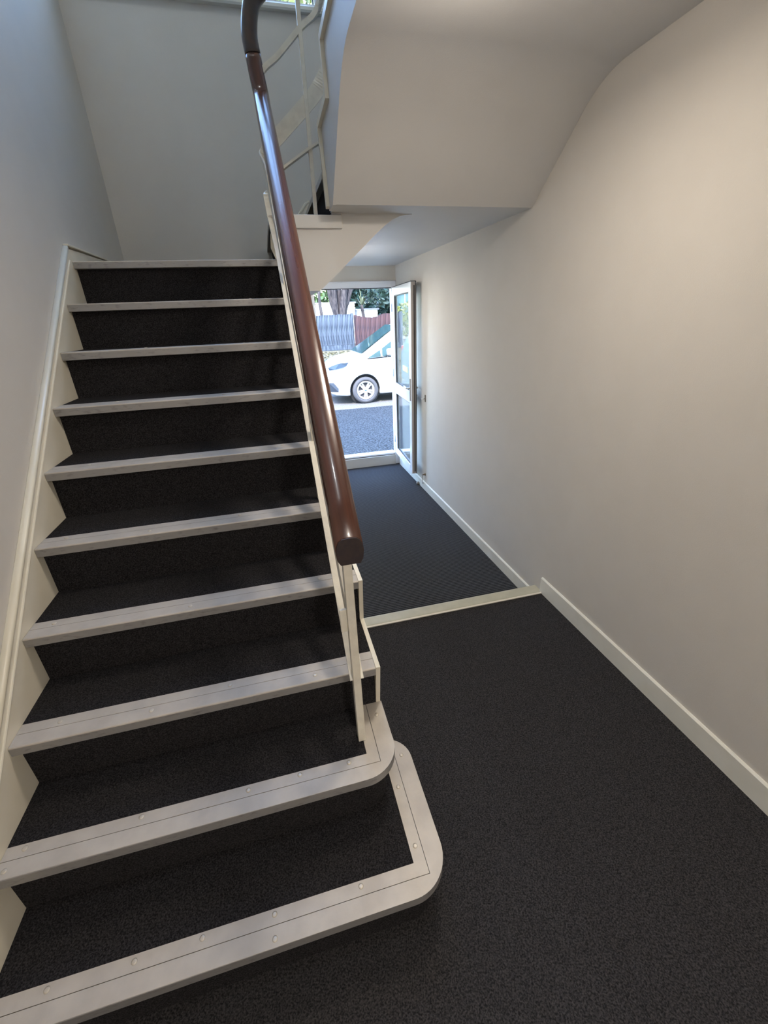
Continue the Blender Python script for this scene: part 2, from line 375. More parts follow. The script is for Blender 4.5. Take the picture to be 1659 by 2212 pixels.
def ribbon(pts, wid, x0, x1):
    m = MB()
    P = [Vector(p) for p in pts]; L = []
    for k, p in enumerate(P):
        d0 = (P[k]-P[k-1]).normalized() if k else None; d1 = (P[k+1]-P[k]).normalized() if k < len(P)-1 else None
        def nrm(d): return Vector((-d.y, d.x))
        if d0 is None: q = p+nrm(d1)*wid
        elif d1 is None: q = p+nrm(d0)*wid
        else:
            a = (nrm(d0)+nrm(d1)).normalized(); q = p+a*(wid/max(.3, a.dot(nrm(d0))))
        L.append(q)
    for k in range(len(P)-1):
        m.prism([tuple(P[k]), tuple(P[k+1]), tuple(L[k+1]), tuple(L[k])], 'x', x0, x1)
    return m
ribbon([(2.092, 1.995), (2.182, 2.338), (1.907, 2.345), (1.937, 2.528), (-2.5, 2.528)], .026, XU-.016, XU-.0002).build('string_capping', M_CREAM, uf)

# ---------------------------------------------------------------- balustrade
bal = empty('balustrade', (.912, .565, 2*r), 'mahogany handrail on cream painted flat-bar rails along the stairs', 'handrail')
prof_hr = [(-.024, -.026), (.024, -.026), (.031, -.016), (.0335, -.002), (.032, .012), (.027, .022), (.018, .0275), (0, .029), (-.018, .0275), (-.027, .022), (-.032, .012), (-.0335, -.002), (-.031, -.016)]
hz = lambda y: 1.031+PIT*(y-.53)
prof_hr = prof_hr[::-1]
hp = [(.917+.004*(y-.53)/1.6, y, hz(y)) for y in [.53+k*.1 for k in range(17)]]
RAMP = [(.922, 2.19, 2.425), (.915, 2.205, 2.49), (.909, 2.213, 2.56)]
hp = hp[:-1] + spline([hp[-1]] + RAMP, 5)
d = Vector((0, g, r)).normalized()
def plumb(m, yp):
    fy = sorted(m.bm.verts, key=lambda v: v.index)
    for v in list(m.bm.verts)[:len(prof_hr)]: v.co += d*((yp-v.co.y)/d.y)
    return m
m = MB().sweep(hp, prof_hr); hr = plumb(m, .53).build('handrail', M_WOOD, bal)
# dark end cap
d = Vector((0, g, r)).normalized()
e0 = Vector(hp[0])
MB().prism([(e0.x+a*.97*(-1), e0.z+c_*.97*1.30) for a, c_ in prof_hr], 'y', .526, .5295).build('end_cap', M_WOOD2, hr)
wr = spline([(.9085, 2.2135, 2.563), (.905, 2.222, 2.64), (.930, 2.228, 2.735), (.985, 2.23, 2.79), (1.06, 2.23, 2.845), (1.14, 2.215, 2.90), (1.195, 2.16, 2.95), (1.215, 2.07, 3.01), (1.22, 1.95, 3.09), (1.22, 1.6, 3.16), (1.22, 1.2, 3.16)], 6)
MB().sweep(wr, prof_hr, upv=(0, -1, .25)).build('handrail_wreath', M_WREATH, bal)
def fb(wd, th): return [(-wd/2, -th/2), (-wd/2, th/2), (wd/2, th/2), (wd/2, -th/2)]
XB = .912
pz = lambda y: y*PIT
# newel and other uprights
MB().box(XB-.0115, XB+.0105, .551, .579, 2*r-.0005, .995, bev=.002).build('newel_post', M_RAILP, bal)
for i in (5, 8):
    y = i*g+.12
    MB().box(XB-.008, XB+.008, y-.012, y+.012, i*r-.0005, hz(y)-.03).build('baluster', M_RAILP, bal)
MB().box(1.109, 1.127, 2.19, 2.214, 1.978, 2.865, bev=.002).build('baluster', M_RAILP, bal)
MB().box(XB-.030, XB-.0105, .560, .570, .775, .845, bev=.002).build('bracket', M_RAILP, bal)
lowp = [(XB, .560, pz(.565)+.130), (XB, 1.2, pz(1.2)+.130), (XB, 1.9, pz(1.9)+.130), (XB-.004, 2.08, pz(2.08)+.135), (XB-.012, 2.16, 1.975), (XB-.016, 2.195, 2.06), (XB-.006, 2.20, 2.105), (.950, 2.20, 2.145), (.99, 2.20, 2.176), (1.107, 2.20, 2.245), (1.176, 2.20, 2.284), (1.215, 2.17, 2.325), (1.22, 2.05, 2.42), (1.22, 1.8, 2.58)]
MB().sweep(spline(lowp, 5), fb(.038, .010), keep=True).build('lower_rail', M_RAILP, bal)
midp = [(XB-.006, .575, pz(.575)+.330), (XB-.006, 1.2, pz(1.2)+.30), (XB-.006, 1.95, pz(1.95)+.27), (XB-.012, 2.11, 2.10), (XB-.014, 2.19, 2.195), (.945, 2.20, 2.262), (.985, 2.20, 2.297), (1.094, 2.20, 2.389), (1.160, 2.20, 2.448), (1.193, 2.193, 2.49), (1.215, 2.165, 2.535), (1.225, 2.12, 2.585), (1.226, 1.95, 2.73), (1.225, 1.7, 2.93)]
MB().sweep(spline(midp, 5), fb(.008, .060), keep=True).build('middle_rail', M_RAILP, bal)
topp = [(XB, .570, pz(.57)+.512), (XB, 1.2, pz(1.2)+.50), (XB, 2.0, pz(2.0)+.50), (XB, 2.13, 2.30), (XB-.002, 2.19, 2.42), (.925, 2.20, 2.49), (.955, 2.20, 2.525), (1.013, 2.20, 2.565), (1.124, 2.20, 2.663), (1.182, 2.20, 2.704), (1.212, 2.18, 2.745), (1.224, 2.10, 2.82), (1.226, 1.9, 2.98), (1.226, 1.6, 3.10)]
MB().sweep(spline(topp, 5), fb(.020, .020), keep=True).build('upper_rail', M_RAILP, bal)

# ---------------------------------------------------------------- skirtings and threshold
def skirt(name, y0, y1, zb, zt, x=XR):
    return MB().prism([(x-.0005, zb), (x-.0005, zt), (x-.006, zt), (x-.0115, zt-.006), (x-.0115, zb)], 'y', y0, y1).build(name, M_BASE, kind='structure')
skirt('baseboard_right', -2.5, YT-.064, 0, .10)
skirt('baseboard_lobby', YT-.02, YD-.05, HL, -.038)
tr = MB(); tr.prism([(YT-.078, .0005), (YT-.074, .005), (YT-.068, .006), (YT-.006, .006), (YT-.001, .004), (YT, 0), (YT, -.035), (YT-.004, -.035), (YT-.0055, -.004), (YT-.07, .0005)], 'x', WS+.002, XR-.002)
tr.build('trim_1', mat('edge_cream', (.46, .44, .33), .5, col2=(.42, .40, .30), scale=12), kind='structure', label='cream edging strip at the step down to the lobby')
tb = MB(); tb.prism([(YT-.086, .0005), (YT-.087, .006), (YT-.082, .011), (YT-.077, .0065), (YT-.0785, .0005)], 'x', WS+.002, XR-.012); tb.build('trim_2', mat('edge_lip', (.85, .83, .74), .3), kind='structure', label='bright metal lip along the near side of the edging strip')

# ---------------------------------------------------------------- entrance door
door = empty('door_1', (1.72, YD, HL), 'open white entrance door with two glass panes and its frame', None, None, 'structure')
fr = MB()
FX0, FX1, FZ0, FZ1 = 1.235, 2.175, -.02, 1.855
fr.box(FX0, 1.318, YD-.015, YD+.055, HL, FZ1, bev=.003); fr.box(2.124, FX1, YD-.015, YD+.055, HL, FZ1, bev=.003); fr.box(1.318, 2.124, YD-.015, YD+.055, 1.792, FZ1, bev=.003)
frame = fr.build('door_frame', M_UPVC, door)
MB().box(1.27, 2.172, YD-.021, YD-.0155, 1.835, 1.852, bev=.002).build('frame_bead', M_UPVC, frame)
gk = MB(); gk.box(1.318, 1.324, YD-.004, YD+.02, .03, 1.79); gk.box(1.318, 2.124, YD-.012, YD+.02, 1.784, 1.7915); gk.build('gasket', M_GASK, frame)
th = MB(); th.box(1.318, 2.124, YD-.012, YD+.10, -.005, .020, bev=.003); th.build('threshold', M_UPVC, frame)
MB().box(1.318, 2.124, YD-.030, YD+.03, HL, -.006, bev=.003).build('kick_board', mat('kick_board', (.50, .48, .45), .5), frame)
MB().box(1.33, 2.12, YD-.0135, YD-.0125, -.004, .002).build('gasket', M_GASK, frame)
# leaf, built along its own direction
H0 = Vector((2.121, YD-.05, 0)); LD = Vector((-.05, -.79, 0)).normalized(); LN = Vector((LD.y*-1, LD.x, 0)); LN = Vector((.9980, -.0632, 0))
def lf(u, dn, z): return H0 + LD*u + LN*dn + Vector((0, 0, z))
def lbox(m, u0, u1, d0, d1, z0, z1, bev=0):
    b = bmesh.new(); v = [b.verts.new(lf(u, dd, z)) for u in (u0, u1) for dd in (d0, d1) for z in (z0, z1)]
    for q in ((0,1,3,2),(4,6,7,5),(0,4,5,1),(2,3,7,6),(0,2,6,4),(1,5,7,3)): b.faces.new([v[i] for i in q])
    bmesh.ops.recalc_face_normals(b, faces=b.faces)
    if bev: bmesh.ops.bevel(b, geom=list(b.edges), offset=bev, segments=2, affect='EDGES', profile=.5)
    m._add(b)
LW, T = .79, .044
lm = MB()
lbox(lm, 0, .082, 0, T, .026, 1.788, .003); lbox(lm, LW-.082, LW, 0, T, .026, 1.788, .003)
lbox(lm, .0815, LW-.0815, 0, T, .026, .100, .003); lbox(lm, .0815, LW-.0815, 0, T, .737, .850, .003); lbox(lm, .0815, LW-.0815, 0, T, 1.712, 1.788, .003)
leaf = lm.build('door_leaf', M_UPVC, door)
em = MB(); lbox(em, LW+.0005, LW+.004, .006, T+.004, .03, 1.784); em.build('lock_edge', M_ALU, leaf)
em = MB(); lbox(em, LW+.0045, LW+.006, .026, .036, .05, 1.76); lbox(em, LW+.0003, LW+.007, T, T+.006, .027, 1.79); lbox(em, 0, LW+.007, -.001, T+.004, 1.7885, 1.793); em.build('gasket', M_GASK, leaf)
for (z0, z1) in ((.100, .737), (.850, 1.712)):
    pm = MB(); lbox(pm, .082, LW-.082, .018, .024, z0, z1); pm.build('pane', M_GLASS, leaf)
    gm = MB(); e = .007
    lbox(gm, .0822, .0822+e, .008, .0175, z0, z1); lbox(gm, LW-.0822-e, LW-.0822, .008, .0175, z0, z1); lbox(gm, .09, LW-.09, .008, .0175, z0+.0003, z0+e); lbox(gm, .09, LW-.09, .008, .0175, z1-e, z1-.0003)
    gm.build('gasket', M_GASK, leaf)
hm = MB(); lbox(hm, LW-.048, LW-.022, -.009, -.0003, .765, .975, .003); hm.build('escutcheon', M_CHROME, leaf)
hm = MB(); hm.tube([lf(LW-.035, -.008, .885), lf(LW-.035, -.036, .885)], .008); hm.tube(spline([lf(LW-.035, -.036, .885), lf(LW-.08, -.040, .886), lf(LW-.145, -.036, .889)], 4), .0085); hm.build('handle', M_CHROME, leaf)
hm = MB(); lbox(hm, LW-.05, LW-.022, T+.0003, T+.007, .765, .975, .003); hm.build('escutcheon', M_CHROME, leaf)
hm = MB(); hm.tube([lf(LW-.035, T+.006, .885), lf(LW-.035, T+.026, .885)], .008); hm.tube([lf(LW-.035, T+.026, .885), lf(LW-.14, T+.026, .888)], .008); hm.build('handle', M_CHROME, leaf)
hm = MB(); hm.lathe(lf(LW-.035, T+.006, .815), LN, [(.013, 0), (.013, .010), (.008, .018), (.002, .019)], 14); hm.build('lock_cylinder', M_CHROME, leaf)
for z in (.2, .95, 1.6):
    hm = MB(); hm.tube([lf(-.004, -.008, z-.04), lf(-.004, -.008, z+.04)], .008); hm.build('hinge', M_UPVC, leaf)
# hardware on the wall behind the door
ds = MB(); ds.lathe((2.155, 3.72, HL+.0), (0, 0, 1), [(.018, 0), (.020, .008), (.020, .022), (.014, .028), (.001, .029)], 18)
ds.build('door_stop', mat('door_stop_metal', (.30, .27, .23), .45, .6), label='round metal door stop on the lobby carpet by the open door', cat='door stop')
hk = empty('cabin_hook', (2.168, 3.55, -.02), 'thin metal cabin hook hanging on the lobby wall just above the skirting', 'hook')
MB().lathe((XR-.0005, 3.55, .045), (-1, 0, 0), [(.014, 0), (.014, .006), (.007, .010), (.006, .03), (.002, .031)], 14).build('base_plate', M_RUST, hk)
MB().tube(spline([(XR-.024, 3.55, .047), (XR-.030, 3.552, .02), (XR-.030, 3.555, -.03), (XR-.026, 3.557, -.052), (XR-.018, 3.56, -.056), (XR-.016, 3.565, -.045)], 4), .0035, 8).build('hook_arm', M_CHROME, hk)
wk = empty('wall_catch', (2.17, 3.57, .80), 'small metal door catch screwed to the wall at handle height behind the door', 'door catch')
MB().box(XR-.006, XR-.0005, 3.545, 3.565, .770, .835, bev=.002).build('base_plate', M_RUST, wk)
MB().tube([(XR-.006, 3.556, .800), (XR-.030, 3.562, .797), (XR-.036, 3.59, .797)], .0045, 8).build('catch_arm', M_CHROME, wk)

# ---------------------------------------------------------------- landing window
win = empty('window_1', ((WX0+WX1)/2, YB, WZ0), 'white framed landing window high on the back wall', None, None, 'structure')
wf = MB(); yy0, yy1 = YB+.035, YB+.095
wf.box(WX0, WX0+.05, yy0, yy1, WZ0+.03, WZ1, .003); wf.box(WX1-.035, WX1, yy0, yy1, WZ0+.03, WZ1, .003); wf.box(WX0, WX1, yy0, yy1, WZ0+.0, WZ0+.035, .003); wf.box(WX0, WX1, yy0, yy1, WZ1-.05, WZ1, .003); wf.box(.88, .92, yy0, yy1, WZ0+.03, WZ1-.04, .003)
wfo = wf.build('window_frame', M_UPVC, win)
for (a, c_) in ((WX0+.05, .88), (.92, WX1-.035)):
    B(a, c_, yy0+.03, yy0+.036, WZ0+.035, WZ1-.05).build('pane', M_GLASS, wfo)
    gm = MB(); gm.box(a+.0002, a+.007, yy0+.018, yy0+.0295, WZ0+.0355, WZ1-.0505); gm.box(c_-.007, c_-.0002, yy0+.018, yy0+.0295, WZ0+.0355, WZ1-.0505); gm.build('gasket', M_GASK, wfo)
MB().prism([(YB+.034, WZ0-.018), (YB+.034, WZ0-.0), (YB-.028, WZ0-.002), (YB-.036, WZ0-.010), (YB-.036, WZ0-.024), (YB-.030, WZ0-.032), (YB-.0005, WZ0-.032), (YB-.0005, WZ0-.018)], 'x', WX0-.03, WX1+.06).build('window_sill', M_SILL, win)

# ---------------------------------------------------------------- ceiling lamp of the stairwell and added fill lamps
def lamp(name, p, energy, size, col, label, glow=0):
    e = empty(name, p, label, 'lamp', 'ceiling lamps')
    MB().lathe(p, (0, 0, -1), [(.12, .0005), (.13, .012), (.13, .03), (.118, .036)], 32).build('base_plate', M_UPVC, e)
    MB().lathe((p[0], p[1], p[2]-.036), (0, 0, -1), [(.116, 0), (.114, .02), (.085, .045), (.04, .056), (.002, .058)], 32).build('diffuser', emit('lamp_glow', col, 2.0), e)
    l = bpy.data.lights.new(name+'_light', 'AREA'); l.shape = 'DISK'; l.size = size; l.energy = energy; l.color = col
    o = bpy.data.objects.new(name+'_light', l); COL.objects.link(o); o.location = Vector((p[0], p[1], p[2]-.10))*S
    if glow:
        l = bpy.data.lights.new(name+'_globe', 'POINT'); l.shadow_soft_size = .09; l.energy = glow; l.color = col
        o = bpy.data.objects.new(name+'_globe', l); COL.objects.link(o); o.location = Vector((p[0], p[1], p[2]-.15))*S
    return e
lamp('ceiling_or_fill_lamp', (1.40, 1.00, 2.331), LAMP, .24, (1.0, .89, .76), 'round white ceiling lamp under the upper landing just beyond the frame', LAMP*.5)
lamp('ceiling_or_fill_lamp', (1.30, -1.6, 2.331), FILL_REAR, .24, (1.0, .90, .79), 'added unseen fill lamp on the ceiling behind the viewer', FILL_REAR*.4)  # added fill, lifts the near wall and floor from out of view
lamp('ceiling_or_fill_lamp', (.75, -.2, ZT), FILL_TOP, .24, (.93, .97, 1.0), 'added unseen fill lamp at the top of the stairwell')  # added for overall fill in the stairwell, never in view

lamp('ceiling_or_fill_lamp', (1.33, 3.40, 1.99), FILL_LOBBY, .24, (1.0, .93, .84), 'added lobby fill lamp hidden behind the landing string', FILL_LOBBY*.4)  # added to brighten the lobby, placed out of sight

# ---------------------------------------------------------------- outside: ground
M_ASPH = mat('asphalt', (.007, .0072, .0075), .95, spec=.15, col2=(.075, .076, .079), scale=38, detail=9, lo=.36, hi=.68, bump=.8, bscale=60)
M_GRASS = mat('verge_litter', (.03, .027, .014), .95, col2=(.10, .085, .05), scale=9, detail=8, lo=.35, hi=.62, bump=.4, bscale=20)
B(-45, 60, 8.64, 11.28, GZ-.04, GZ+.0015).build('sun_painted_ground', mat('sun_painted_asphalt', (.085, .08, .078), .95, spec=.2, col2=(.12, .113, .108), scale=30, detail=5), kind='structure', label='ground under the parked car, painted paler to show sunlight')  # paler colour stands in for strong sun on the asphalt
B(-45, 60, YB+.2, 11.4, GZ-.08, GZ).build('road', M_ASPH, kind='structure', label='speckled grey asphalt outside the entrance')
MB().prism([(11.4, GZ-.08), (11.4, GZ+.06), (13.2, .08), (17.2, .40), (60, .5), (60, GZ-.08)], 'x', -45, 60).build('verge', M_GRASS, kind='structure', label='sunlit bank of dry litter rising to the fence')
B(-45, 60, 11.28, 11.4, GZ-.05, GZ+.075, bev=.01).build('kerb', mat('kerb_stone', (.16, .16, .15), .9, col2=(.12, .12, .115), scale=20), kind='structure')
# dry leaves on the bank
M_LEAFL = mat('dry_leaf', (.07, .055, .018), .8, col2=(.12, .10, .04), scale=3)
m = MB()
for k in range(900):
    x, y = random.uniform(.5, 6.5), random.uniform(13.3, 16.6); z = .08+(y-13.2)/4*.32
    a = random.uniform(0, 6.28); l = random.uniform(.04, .09); dx, dy = math.cos(a)*l, math.sin(a)*l
    m.face([(x-dx, y-dy, z+.01), (x+dy*.5, y-dx*.5, z+.03), (x+dx, y+dy, z+.02), (x-dy*.5, y+dx*.5, z+.04)])
m.build('leaf_litter', M_LEAFL, label='scattered dry leaves on the bank below the fence', cat='leaves', kind='stuff', recalc=False)

# fences: every board its own piece
M_FGREY = mat('weathered_board', (.022, .028, .038), .95, spec=.1, col2=(.062, .074, .094), scale=4, stretch=(6, 1, .6))
M_FRED = mat('red_brown_board', (.028, .020, .024), .9, spec=.1, col2=(.055, .030, .030), scale=4, stretch=(6, 1, .6))
def fence(x0, x1, y, zb, ztf, m, label, name='fence'):
    e = empty(name, ((x0+x1)/2, y, zb), label, 'fence')
    pm = bpy.data.meshes.new('board'); b = MB(); b.prism([(-.052, 0), (.052, 0), (.052, 1), (-.052, 1)], 'y', -.012, .012)
    for v in b.bm.verts: v.co *= S
    b.bm.to_mesh(pm); b.bm.free(); pm.materials.append(m)
    k = 0; x = x0+.05
    while x < x1-.04:
        o = bpy.data.objects.new('board', pm); COL.objects.link(o); o.parent = e
        zt = ztf(x)+random.uniform(-.012, .012)
        o.location = Vector((x, y+(k % 2)*.03-.012, zb+.18))*S-LOC[e]; o.scale = (1, 1, zt-zb-.18); x += .096; k += 1
    B(x0, x1, y-.02, y+.02, zb, zb+.175).build('gravel_board', m, e)
    q = x0
    while q <= x1+.01:
        B(q-.05, q+.05, y+.03, y+.13, zb-.05, ztf(q)+.03).build('post', m, e); q += (x1-x0)/max(1, round((x1-x0)/1.7))
    for z in (.45, 1.25): B(x0, x1, y+.0275, y+.0295+.03, z, z+.08).build('rail', m, e)
    return e
fence(.0, 4.03, 17.0, .40, lambda x: 1.63, M_FGREY, 'weathered blue-grey close-board fence behind the white car bonnet')
fence(4.14, 9.2, 16.9, .40, lambda x: 1.52+.05*math.sin(x*5)+.03*(x-4), M_FRED, 'red-brown board fence on the right behind the windscreen')

# walls and houses beyond the fence
M_WHITE = mat('white_render', (.82, .81, .78), .8)
M_COPE = mat('slate_coping', (.25, .24, .30), .8)
def hut(x0, x1, y, zt, dep, label, door=True):
    e = empty('outbuilding', ((x0+x1)/2, y, .45), label, 'building')
    B(x0, x1, y, y+dep, .45, zt-.06).build('wall', M_WHITE, e)
    B(x0-.06, x1+.06, y-.06, y+dep+.06, zt-.06, zt).build('roof_slab', M_COPE, e)
    B(x0, x1, y-.02, y-.001, zt-.22, zt-.16).build('fascia', M_WHITE, e)
    return e
hut(1.2, 4.72, 20.0, 2.14, 2.5, 'taller flat-roofed white outbuilding behind the grey fence')
hut(4.85, 5.75, 20.0, 1.85, 2.2, 'lower flat-roofed white outbuilding right of the tree')

# trees
M_BARK = mat('bark', (.018, .016, .018), .95, spec=.1, col2=(.05, .042, .040), scale=9, detail=8, stretch=(3, 3, .5), bump=.8, bscale=25)
def leafmat(name, c1, c2):
    return mat(name, c1, .6, col2=c2, scale=1.6, detail=4, lo=.35, hi=.65)
M_L1 = leafmat('leaf_yellow_green', (.03, .055, .008), (.09, .10, .015))
M_L2 = leafmat('leaf_dark_green', (.003, .012, .010), (.012, .034, .022))
M_L3 = leafmat('leaf_light_green', (.035, .065, .012), (.09, .12, .03))
def leaves(c, rad, cnt, size, name, m, parent=None, **kw):
    b = MB(); rnd = random.Random(int(c[0]*100+cnt))
    for k in range(cnt):
        while True:
            p = Vector((rnd.uniform(-1, 1), rnd.uniform(-1, 1), rnd.uniform(-1, 1)))
            if .35 < p.length < 1: break
        p = Vector((c[0]+p.x*rad[0], c[1]+p.y*rad[1], c[2]+p.z*rad[2]))
        u = Vector((rnd.gauss(0, 1), rnd.gauss(0, 1), rnd.gauss(0, 1))).normalized(); v = u.cross(Vector((rnd.gauss(0, 1), rnd.gauss(0, 1), rnd.gauss(0, 1)))).normalized(); l = size*rnd.uniform(.6, 1.3)
        b.face([p-u*l, p+v*l*.4, p+u*l, p-v*l*.4])
    return b.build(name, m, parent, recalc=False, **kw)
def trunk(path, rad, name, parent): return MB().tube(spline(path, 4), rad, 9).build(name, M_BARK, parent)
def rads(a, b_, k): return [a+(b_-a)*i/(k-1) for i in range(k)]
t = empty('tree', (3.75, 18.2, .45), 'large multi-stemmed tree standing behind the grey fence', 'tree')
stems = [[(3.72, 18.2, .45), (3.66, 18.2, 1.5), (3.46, 18.2, 2.3), (3.2, 18.2, 4.2), (2.8, 18.1, 6.5)],
         [(3.80, 18.2, .45), (3.78, 18.2, 1.5), (3.80, 18.25, 2.4), (3.9, 18.3, 4.3), (4.2, 18.2, 6.6)],
         [(3.86, 18.2, .45), (3.90, 18.2, 1.6), (4.16, 18.2, 2.3), (4.8, 18.2, 3.9), (5.6, 18.3, 5.8)],
         [(3.70, 18.15, .45), (3.62, 18.1, 1.5), (3.58, 18.1, 2.3), (3.55, 17.9, 4.2), (3.3, 17.6, 6.4)],
         [(3.84, 18.1, .45), (3.84, 18.0, 1.6), (3.98, 18.0, 2.5), (4.2, 17.8, 4.2), (4.3, 17.6, 6.3)]]
for p in stems:
    k = (len(p)-1)*4+1; trunk(p, rads(.17, .05, k), 'trunk', t)
leaves((3.6, 17.9, 8.6), (3.4, 2.6, 3.6), 5200, .17, 'foliage', M_L1, t)
t = empty('tree', (2.92, 17.6, .45), 'slim bare tree trunk left of the large tree', 'tree')
trunk([(2.90, 17.6, .45), (2.97, 17.6, 1.5), (2.93, 17.6, 2.3), (3.0, 17.6, 4.5), (2.8, 17.6, 6)], rads(.075, .03, 17), 'trunk', t)
t = empty('shrub', (3.5, 24.3, .5), 'bright green shrub beyond the white outbuilding', 'shrub')
leaves((3.5, 24.3, 2.9), (1.6, 1.2, 2.2), 2600, .16, 'foliage', M_L3, t); trunk([(3.5, 24.3, .5), (3.5, 24.3, 1.4), (3.5, 24.3, 2.6)], rads(.07, .03, 9), 'stem', t)
t = empty('shrub', (7.2, 24.4, .45), 'dark evergreen hedge tree on the right above the red-brown fence', 'shrub')
leaves((7.2, 24.4, 2.7), (2.2, 1.2, 2.7), 9000, .18, 'foliage', M_L2, t); trunk([(7.2, 24.4, .45), (7.2, 24.4, 1.4), (7.2, 24.4, 3.6)], rads(.12, .05, 9), 'stem', t)
leaves((5.75, 18.4, 2.7), (1.0, .5, .9), 500, .13, 'foliage', M_L2, t)
leaves((7.3, 18.4, 2.5), (1.3, .7, 1.2), 2400, .13, 'foliage', M_L2, t)
t = empty('shrub', (4.9, 17.9, .45), 'spiky pale fronds just right of the large tree', 'shrub')
fb_ = MB()
for k in range(36):
    a = random.uniform(0, 6.28); e_ = random.uniform(.2, 1.2); L = random.uniform(.5, .95); c0 = Vector((4.75, 18.6, 1.95))
    dv = Vector((math.cos(a)*math.cos(e_), math.sin(a)*.5*math.cos(e_), math.sin(e_))); sd = dv.cross(Vector((0, 0, 1))).normalized()*.018
    p1 = c0+dv*L*.6; p2 = c0+dv*L+Vector((0, 0, -.22*L))
    fb_.face([c0-sd, c0+sd, p1+sd, p1-sd]); fb_.face([p1-sd, p1+sd, p2])
fb_.build('frond', mat('pale_frond', (.10, .115, .065), .6), t, kind='stuff', recalc=False)
trunk([(4.9, 18.6, .45), (4.85, 18.6, 1.2), (4.75, 18.6, 1.97)], rads(.08, .06, 9), 'trunk', t)

# ---------------------------------------------------------------- cars
def make_car(x0, y0, paint, label, glassmat):
    """nose at x0 pointing to -x, near side plane y0; wheels stand on GZ"""
    car = empty('car', (x0+1.9, y0+.78, GZ), label, 'car')
    W = 1.56; yc = y0+W/2
    # (x, bottom z, shoulder z, top z, half width bottom, half width shoulder, half width top)
    ST = [(.00, .16, .38, .47, .50, .56, .48), (.06, .02, .44, .55, .60, .66, .56), (.16, -.02, .51, .63, .70, .72, .62), (.40, -.04, .60, .725, .76, .76, .64), (.62, -.04, .65, .755, .78, .775, .66), (.74, -.04, .67, .775, .78, .78, .67),
          (1.05, -.04, .68, .965, .78, .78, .62), (1.35, -.04, .69, 1.155, .78, .78, .59), (1.62, -.04, .70, 1.325, .78, .78, .57), (1.9, -.04, .71, 1.375, .78, .78, .56), (2.5, -.04, .73, 1.39, .78, .78, .56), (3.1, -.04, .76, 1.355, .78, .78, .55), (3.5, -.03, .78, 1.27, .77, .77, .53), (3.72, .02, .78, 1.0, .72, .73, .55), (3.82, .10, .62, .74, .64, .66, .56)]
    bm = MB(); rings = []
    for (x, zb, zs, zt, wb, wsd, wt) in ST:
        half = [(wb-.10, zb-.01), (wb-.02, zb+.03), (wsd, zb+(zs-zb)*.45), (wsd-.004, zs-.06), (wsd-.025, zs), (wt+(wsd-.025-wt)*.45, zs+(zt-zs)*.5), (wt+.02, zt-.05), (wt-.08, zt-.004), (wt-.32, zt+.012)]
        pts = [(-a, z) for a, z in half] + [(a, z) for a, z in half[::-1]]
        rings.append([bm.bm.verts.new((x0+x, yc+a, z)) for a, z in pts])
    K = len(rings[0])
    for i in range(len(rings)-1):
        for j in range(K):
            f = bm.bm.faces.new((rings[i][j], rings[i][(j+1) % K], rings[i+1][(j+1) % K], rings[i+1][j])); f.smooth = True
    bm.bm.faces.new(rings[0][::-1]); bm.bm.faces.new(rings[-1])
    body = bm.build('body', paint, car)
    # wheel arches cut out of the shell
    WXS = (.795, 3.10); WR = .285
    for wx in WXS:
        c_ = MB().lathe((x0+wx, yc-1.0, .048), (0, 1, 0), [(.352, 0), (.352, 2.0)], 40).build('cutter', M_GASK)
        md = body.modifiers.new('arch', 'BOOLEAN'); md.operation = 'DIFFERENCE'; md.solver = 'EXACT'; md.object = c_
        dg = bpy.context.evaluated_depsgraph_get(); ev = body.evaluated_get(dg); nm = bpy.data.meshes.new_from_object(ev)
        body.modifiers.clear(); old = body.data; body.data = nm; bpy.data.meshes.remove(old)
        bpy.data.objects.remove(c_, do_unlink=True)
        MB().lathe((x0+wx, yc-.62, .05), (0, 1, 0), [(.345, 0), (.345, 1.24)], 32).build('wheel_arch', M_GASK, car)
    M_TYRE = mat('tyre_rubber', (.06, .06, .068), .9); M_RIM = mat('alloy_rim', (.62, .62, .62), .35, .5)
    for wx in WXS:
        for sgn in (-1, 1):
            c = (x0+wx, yc+sgn*.655, GZ+WR)
            wl = MB().lathe(c, (0, sgn, 0), [(.19, -.02), (.24, -.03), (WR-.012, -.02), (WR, .02), (WR, .075), (WR-.02, .108), (.235, .118), (.205, .112), (.20, .06)], 40).build('wheel', M_TYRE, car)
            rm = MB(); rm.lathe((c[0], c[1]+sgn*.06, c[2]), (0, sgn, 0), [(.198, 0), (.198, .044), (.19, .05), (.168, .048), (.165, .02), (.16, .0)], 40)
            rm.lathe((c[0], c[1]+sgn*.06, c[2]), (0, sgn, 0), [(.055, .0), (.055, .032), (.045, .036), (.002, .036)], 20)
            for k in range(5):
                for off in (-.13, .13):
                    a = math.radians(90+36+72*k); p0 = Vector((math.cos(a+off*2.2)*.05, 0, math.sin(a+off*2.2)*.05)); p1 = Vector((math.cos(a+off*1.25)*.175, 0, math.sin(a+off*1.25)*.175))
                    cc = Vector((c[0], c[1]+sgn*.082, c[2]))
                    rm.sweep([cc+p0, cc+p1], fb(.034, .022), upv=(0, 1, 0))
            rm.build('rim', M_RIM, wl)
            MB().lathe((c[0], c[1]+sgn*.03, c[2]), (0, sgn, 0), [(.16, 0), (.16, .012), (.002, .012)], 24).build('brake_disc', mat('brake_dark', (.05, .05, .06), .6), wl)
            MB().lathe((c[0], c[1]+sgn*.0965, c[2]), (0, sgn, 0), [(.022, 0), (.022, .003), (.001, .0035)], 16).build('hub_cap', mat('hub_blue', (.05, .12, .45), .3), wl)
    # glazing
    ws = MB(); A = [(.77, .68, .79), (1.05, .615, .96), (1.35, .575, 1.15), (1.62, .55, 1.32)]
